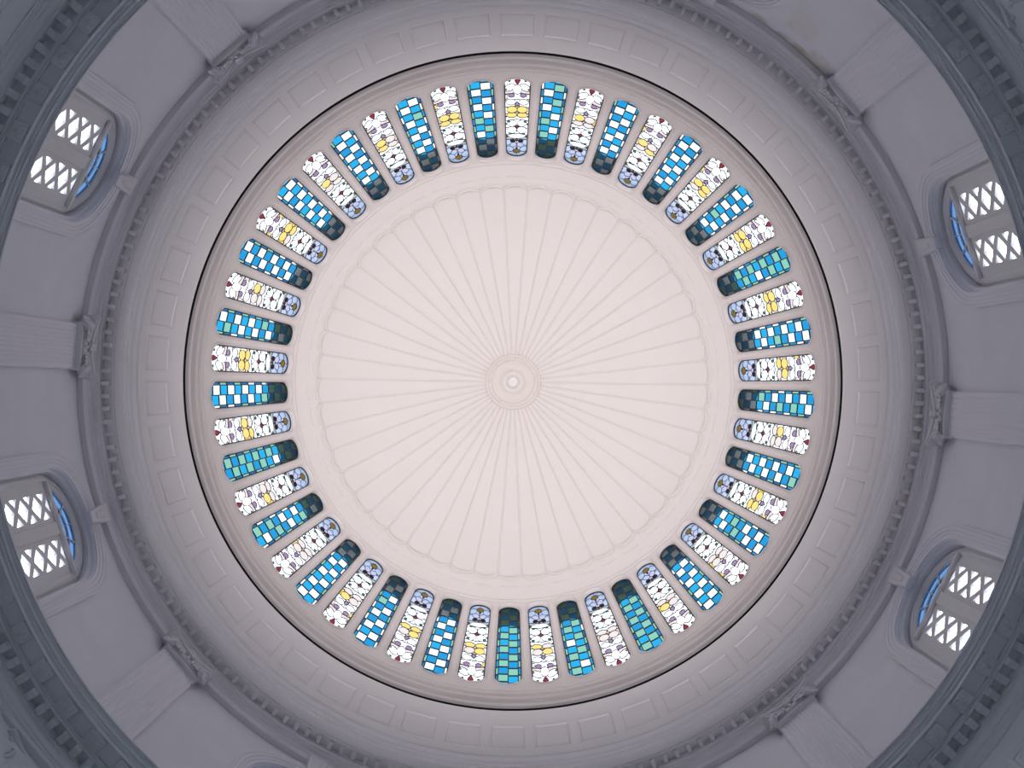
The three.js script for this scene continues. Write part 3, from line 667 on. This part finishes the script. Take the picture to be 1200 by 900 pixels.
// ------------------------------------------------------------------ lower cornice
{
  const c = mesh('trim_2', revolve([[6.02, 10.86], [5.50, 10.84], [5.36, 10.815], [5.35, 10.80], [5.35, 10.77], [5.372, 10.772], [5.372, 10.755], ...curve([5.372, 10.75], [5.398, 10.722], 0.3), [5.398, 10.705], [5.42, 10.708], [5.42, 10.672], [5.432, 10.675], ...curve([5.432, 10.668], [5.44, 10.645], 0.4, 4), [5.436, 10.60], [5.45, 10.60], [5.45, 10.632], [5.625, 10.632], [5.625, 10.60], [5.64, 10.595], ...curve([5.64, 10.59], [5.66, 10.565], -0.3, 4), [5.662, 10.56], [5.662, 10.585], [5.775, 10.585], [5.775, 10.44], ...curve([5.775, 10.43], [5.815, 10.385], 0.3), [5.818, 10.38], [5.818, 10.345], [5.83, 10.34], [5.83, 10.30], ...curve([5.835, 10.295], [5.855, 10.265], 0.3, 4), [5.862, 10.26], [5.862, 10.235], [5.88, 10.23], [5.90, 10.23]]), M.lowerPlain);
  scene.add(c);
  tag(c, 'dark blue-grey bracketed lower cornice overhanging the rotunda', 'cornice', null, 'structure');
  const block = new RoundedBoxGeometry(0.085, 0.10, 0.105, 1, 0.006);
  for (let k = 0; k < 200; k++) stand(mesh('dentil', block, M.lowerPlain, c), 5.718, 10.533, k * 1.8 + 0.9);
  // flat brackets with a carved face
  const br = new Geo().add(new RoundedBoxGeometry(0.20, 0.055, 0.155, 1, 0.006)).add(new RoundedBoxGeometry(0.215, 0.018, 0.17, 1, 0.004), new THREE.Matrix4().makeTranslation(0, 0.022, 0)).build(30);
  const carv = new Geo(); { const t = (r, x, z, arc, rot) => carv.add(new THREE.TorusGeometry(r, 0.007, 5, 14, arc), new THREE.Matrix4().makeTranslation(x, -0.028, z).multiply(new THREE.Matrix4().makeRotationX(Math.PI / 2)).multiply(new THREE.Matrix4().makeRotationZ(rot))); t(0.03, -0.045, 0.03, 5, 0.4); t(0.03, 0.045, 0.03, 5, 2.4); t(0.022, 0, -0.03, 6.28, 0); carv.add(new THREE.SphereGeometry(0.012, 8, 6), new THREE.Matrix4().makeTranslation(0, -0.028, -0.03)); }
  const carving = carv.build(40);
  for (let k = 0; k < 80; k++) { const m = mesh('bracket', br, M.lowerPlain, c); stand(m, 5.537, 10.608, k * 4.5 + 0.4); mesh('carving', carving, M.lowerPlain, m); }
}

// ------------------------------------------------------------------ the rotunda wall below, its piers and the floor
{
  const LW = 5.88, half = 45 * D * LW, low = (x, z, R) => V(R * Math.cos(x / LW), z + EYE, R * Math.sin(x / LW)), close = (r) => [...r, r[0]], bay = new Geo(), back = new Geo(), added_door = (g) => arch(0.6 + g, 0.7, -EYE + 0.002);
  bay.grid(bayRings(added_door(0), [0, -0.2], [-half, half, -EYE, 10.26], 14).map((r) => close(r.map(([x, z]) => low(x, z, LW)))));
  bay.grid([low, low].map((_, n) => close(added_door(0).map(([x, z]) => low(x, z, n ? 6.4 : LW)))));
  back.grid(bayRings(added_door(0), [0, -0.2], [-half, half, -EYE, 10.80], 14).map((r) => close(r.map(([x, z]) => low(x, z, 6.4)))));
  const gb = bay.build(28), gk = back.build(28), ins = [], outs = [];
  for (let k = 0; k < 4; k++) { const m = new THREE.Matrix4().makeRotationY(-(85.5 + 90 * k) * D); ins.push(gb.clone().applyMatrix4(m)); outs.push(gk.clone().applyMatrix4(m)); }
  const wall = mesh('wall_lower', mergeGeometries(ins), M.lowerPlain); scene.add(wall);
  tag(wall, 'blue-grey painted rotunda wall beneath the lower cornice', 'wall', null, 'structure');
  mesh('outer_face', mergeGeometries(outs), M.outside, wall);
  // moulded surrounds of four unseen doorways, added to let cool light in below
  const jamb = (g, R) => arch(0.6 + g, 0.7, -EYE + 0.002).slice(10).map(([x, z]) => V(R * Math.sin(x / LW), z + EYE, LW - R * Math.cos(x / LW)));
  const surround = new Geo().grid([[0, 5.90], [0, 5.83], [0.12, 5.825], [0.13, 5.81], [0.26, 5.81], [0.28, 5.89]].map(([g, R]) => jamb(g, R))).build(25);
  for (let k = 0; k < 4; k++) { const d = mesh(`added_door_${k + 1}`, surround, M.lowerPlain); scene.add(d); stand(d, LW, -EYE, 85.5 + 90 * k); tag(d, 'unseen arched doorway added at floor level to let cool light in', 'doorway', 'added doorways of the rotunda', 'structure'); }
  const terrace = mesh('ground', revolve([[60, -EYE - 0.2], [6.3, -EYE - 0.2], [6.3, -EYE], [5.8, -EYE]], 96), std([0.34, 0.34, 0.33], 0.9)); scene.add(terrace);
  tag(terrace, 'pale paved ground outside the rotunda doorways', 'ground', null, 'structure');
  const frame = (a0, a1, z0, z1) => { const g = new Geo(), ring = (o, R) => { const p = []; const n = 60; for (let k = 0; k <= n; k++) p.push([a0 + o + (a1 - a0 - 2 * o) * k / n, z1 - o * 5.88 * D]); for (let k = 1; k <= 20; k++) p.push([a1 - o, z1 - o * 5.88 * D - (z1 - z0) * k / 20]); for (let k = 1; k <= n; k++) p.push([a1 - o - (a1 - a0 - 2 * o) * k / n, z0 + o * 5.88 * D]); for (let k = 1; k <= 20; k++) p.push([a0 + o, z0 + o * 5.88 * D + (z1 - z0 - 2 * o * 5.88 * D) * k / 20]); return p.map(([a, z]) => V(R * Math.cos(a * D), z + EYE, R * Math.sin(a * D))); }; g.grid([ring(0, 5.885), ring(0, 5.85), ring(0.3, 5.835), ring(0.7, 5.85), ring(0.8, 5.865), ring(1.2, 5.865), ring(1.2, 5.885)]); return g.build(25); };
  const fr = frame(52, 119, 3.0, 9.93);
  for (let k = 0; k < 4; k++) mesh('panel_frame', fr, M.lowerPlain, wall).rotation.y = -90 * k * D;
  const c = capitalParts(1.3), shaft = fluted(0.80, 9.78 + EYE, 0.03, 8), block = new RoundedBoxGeometry(1.46, 0.07, 0.26, 1, 0.01);
  for (let k = 0; k < 4; k++) {
    const p = top(numbered('pier')); stand(p, 5.88, -EYE, 40.5 + 90 * k);
    tag(p, 'tall blue-grey pier with scrolled capital under the lower cornice', 'pier', 'piers below the lower cornice', 'structure');
    mesh('shaft', shaft, M.lowerPlain, p);
    mesh('impost', block, M.lowerPlain, p).position.set(0, 10.205 + EYE, -0.05);
    capital(p, c, M.lowerPlain, 9.78 + EYE, -0.215);
  }
  const fl = mesh('floor', revolve([[5.9, -EYE], [3.2, -EYE], [3.2, -EYE - 0.002], [3.0, -EYE - 0.002], [3.0, -EYE], [0, -EYE]], 128), M.floor); scene.add(fl);
  tag(fl, 'polished grey stone floor of the rotunda', 'floor', null, 'structure');
  mesh('slab', revolve([[6.4, -EYE - 0.2], [0, -EYE - 0.2]], 64), M.outside, fl);
  // outer dome over the ribbed ceiling
  const roof = mesh('roof', revolve([[4.0 + 0.52, 19.6], [4.1, 20.2], [3.2, 20.9], [1.8, 21.4], [0, 21.6]], 120), M.outside); scene.add(roof);
  tag(roof, 'outer shell of the dome above the ribbed ceiling', 'roof', null, 'structure');
}
// ------------------------------------------------------------------ unseen floodlights added on the ledge of the lower cornice to brighten the dome
{
  const body = new Geo().add(new RoundedBoxGeometry(0.16, 0.10, 0.07, 2, 0.012)).build(35), fins = new Geo(), tilt = -57 * D;
  for (let k = 0; k < 6; k++) fins.add(new THREE.BoxGeometry(0.005, 0.085, 0.02), new THREE.Matrix4().makeTranslation(-0.06 + 0.024 * k, 0, -0.042));
  const finGeo = fins.build(30), rim = plate([[-0.075, -0.045], [0.075, -0.045], [0.075, 0.045], [-0.075, 0.045]], [[[-0.064, -0.034], [0.064, -0.034], [0.064, 0.034], [-0.064, 0.034]]], 0.01, 0.033);
  const lens = new THREE.BoxGeometry(0.128, 0.068, 0.004); lens.translate(0, 0, 0.034);
  const bracket = new Geo().add(new RoundedBoxGeometry(0.18, 0.008, 0.06, 1, 0.002), new THREE.Matrix4().makeTranslation(0, 0.004, 0)).add(new RoundedBoxGeometry(0.006, 0.10, 0.03, 1, 0.002), new THREE.Matrix4().makeTranslation(-0.086, 0.052, 0)).add(new RoundedBoxGeometry(0.006, 0.10, 0.03, 1, 0.002), new THREE.Matrix4().makeTranslation(0.086, 0.052, 0)).build(30);
  const dark = std([0.05, 0.05, 0.055], 0.5), glow = std([0.9, 0.88, 0.85], 0.4, { emissive: new THREE.Color().setRGB(1, 0.95, 0.925), emissiveIntensity: 2 });
  for (let k = 0; k < 16; k++) {
    const f = top(numbered('added_floodlight')); stand(f, 5.60, 10.845, WIN0 + 11.25 + 22.5 * k);
    tag(f, 'small dark lamp added out of view to light the dome from the cornice ledge', 'added_floodlight', 'added floodlights on the lower cornice ledge');
    mesh('bracket', bracket, dark, f);
    const h = mesh('housing', body, dark, f); h.position.y = 0.10; h.rotation.x = tilt;
    mesh('cooling_fins', finGeo, dark, h); mesh('bezel', rim, dark, h); mesh('lens', lens, glow, h);
    const l = new THREE.SpotLight(new THREE.Color().setRGB(1, 0.95, 0.925), LAMP, 0, 40 * D, 1, 2);
    l.castShadow = true; l.shadow.radius = 3; l.position.set(0, 0.10 + 0.06 * Math.sin(57 * D), 0.06 * Math.cos(57 * D)); l.target.position.set(0, 0.10 + 10 * Math.sin(57 * D), 10 * Math.cos(57 * D));
    f.add(l, l.target);
  }
}
renderer.render(scene, camera);
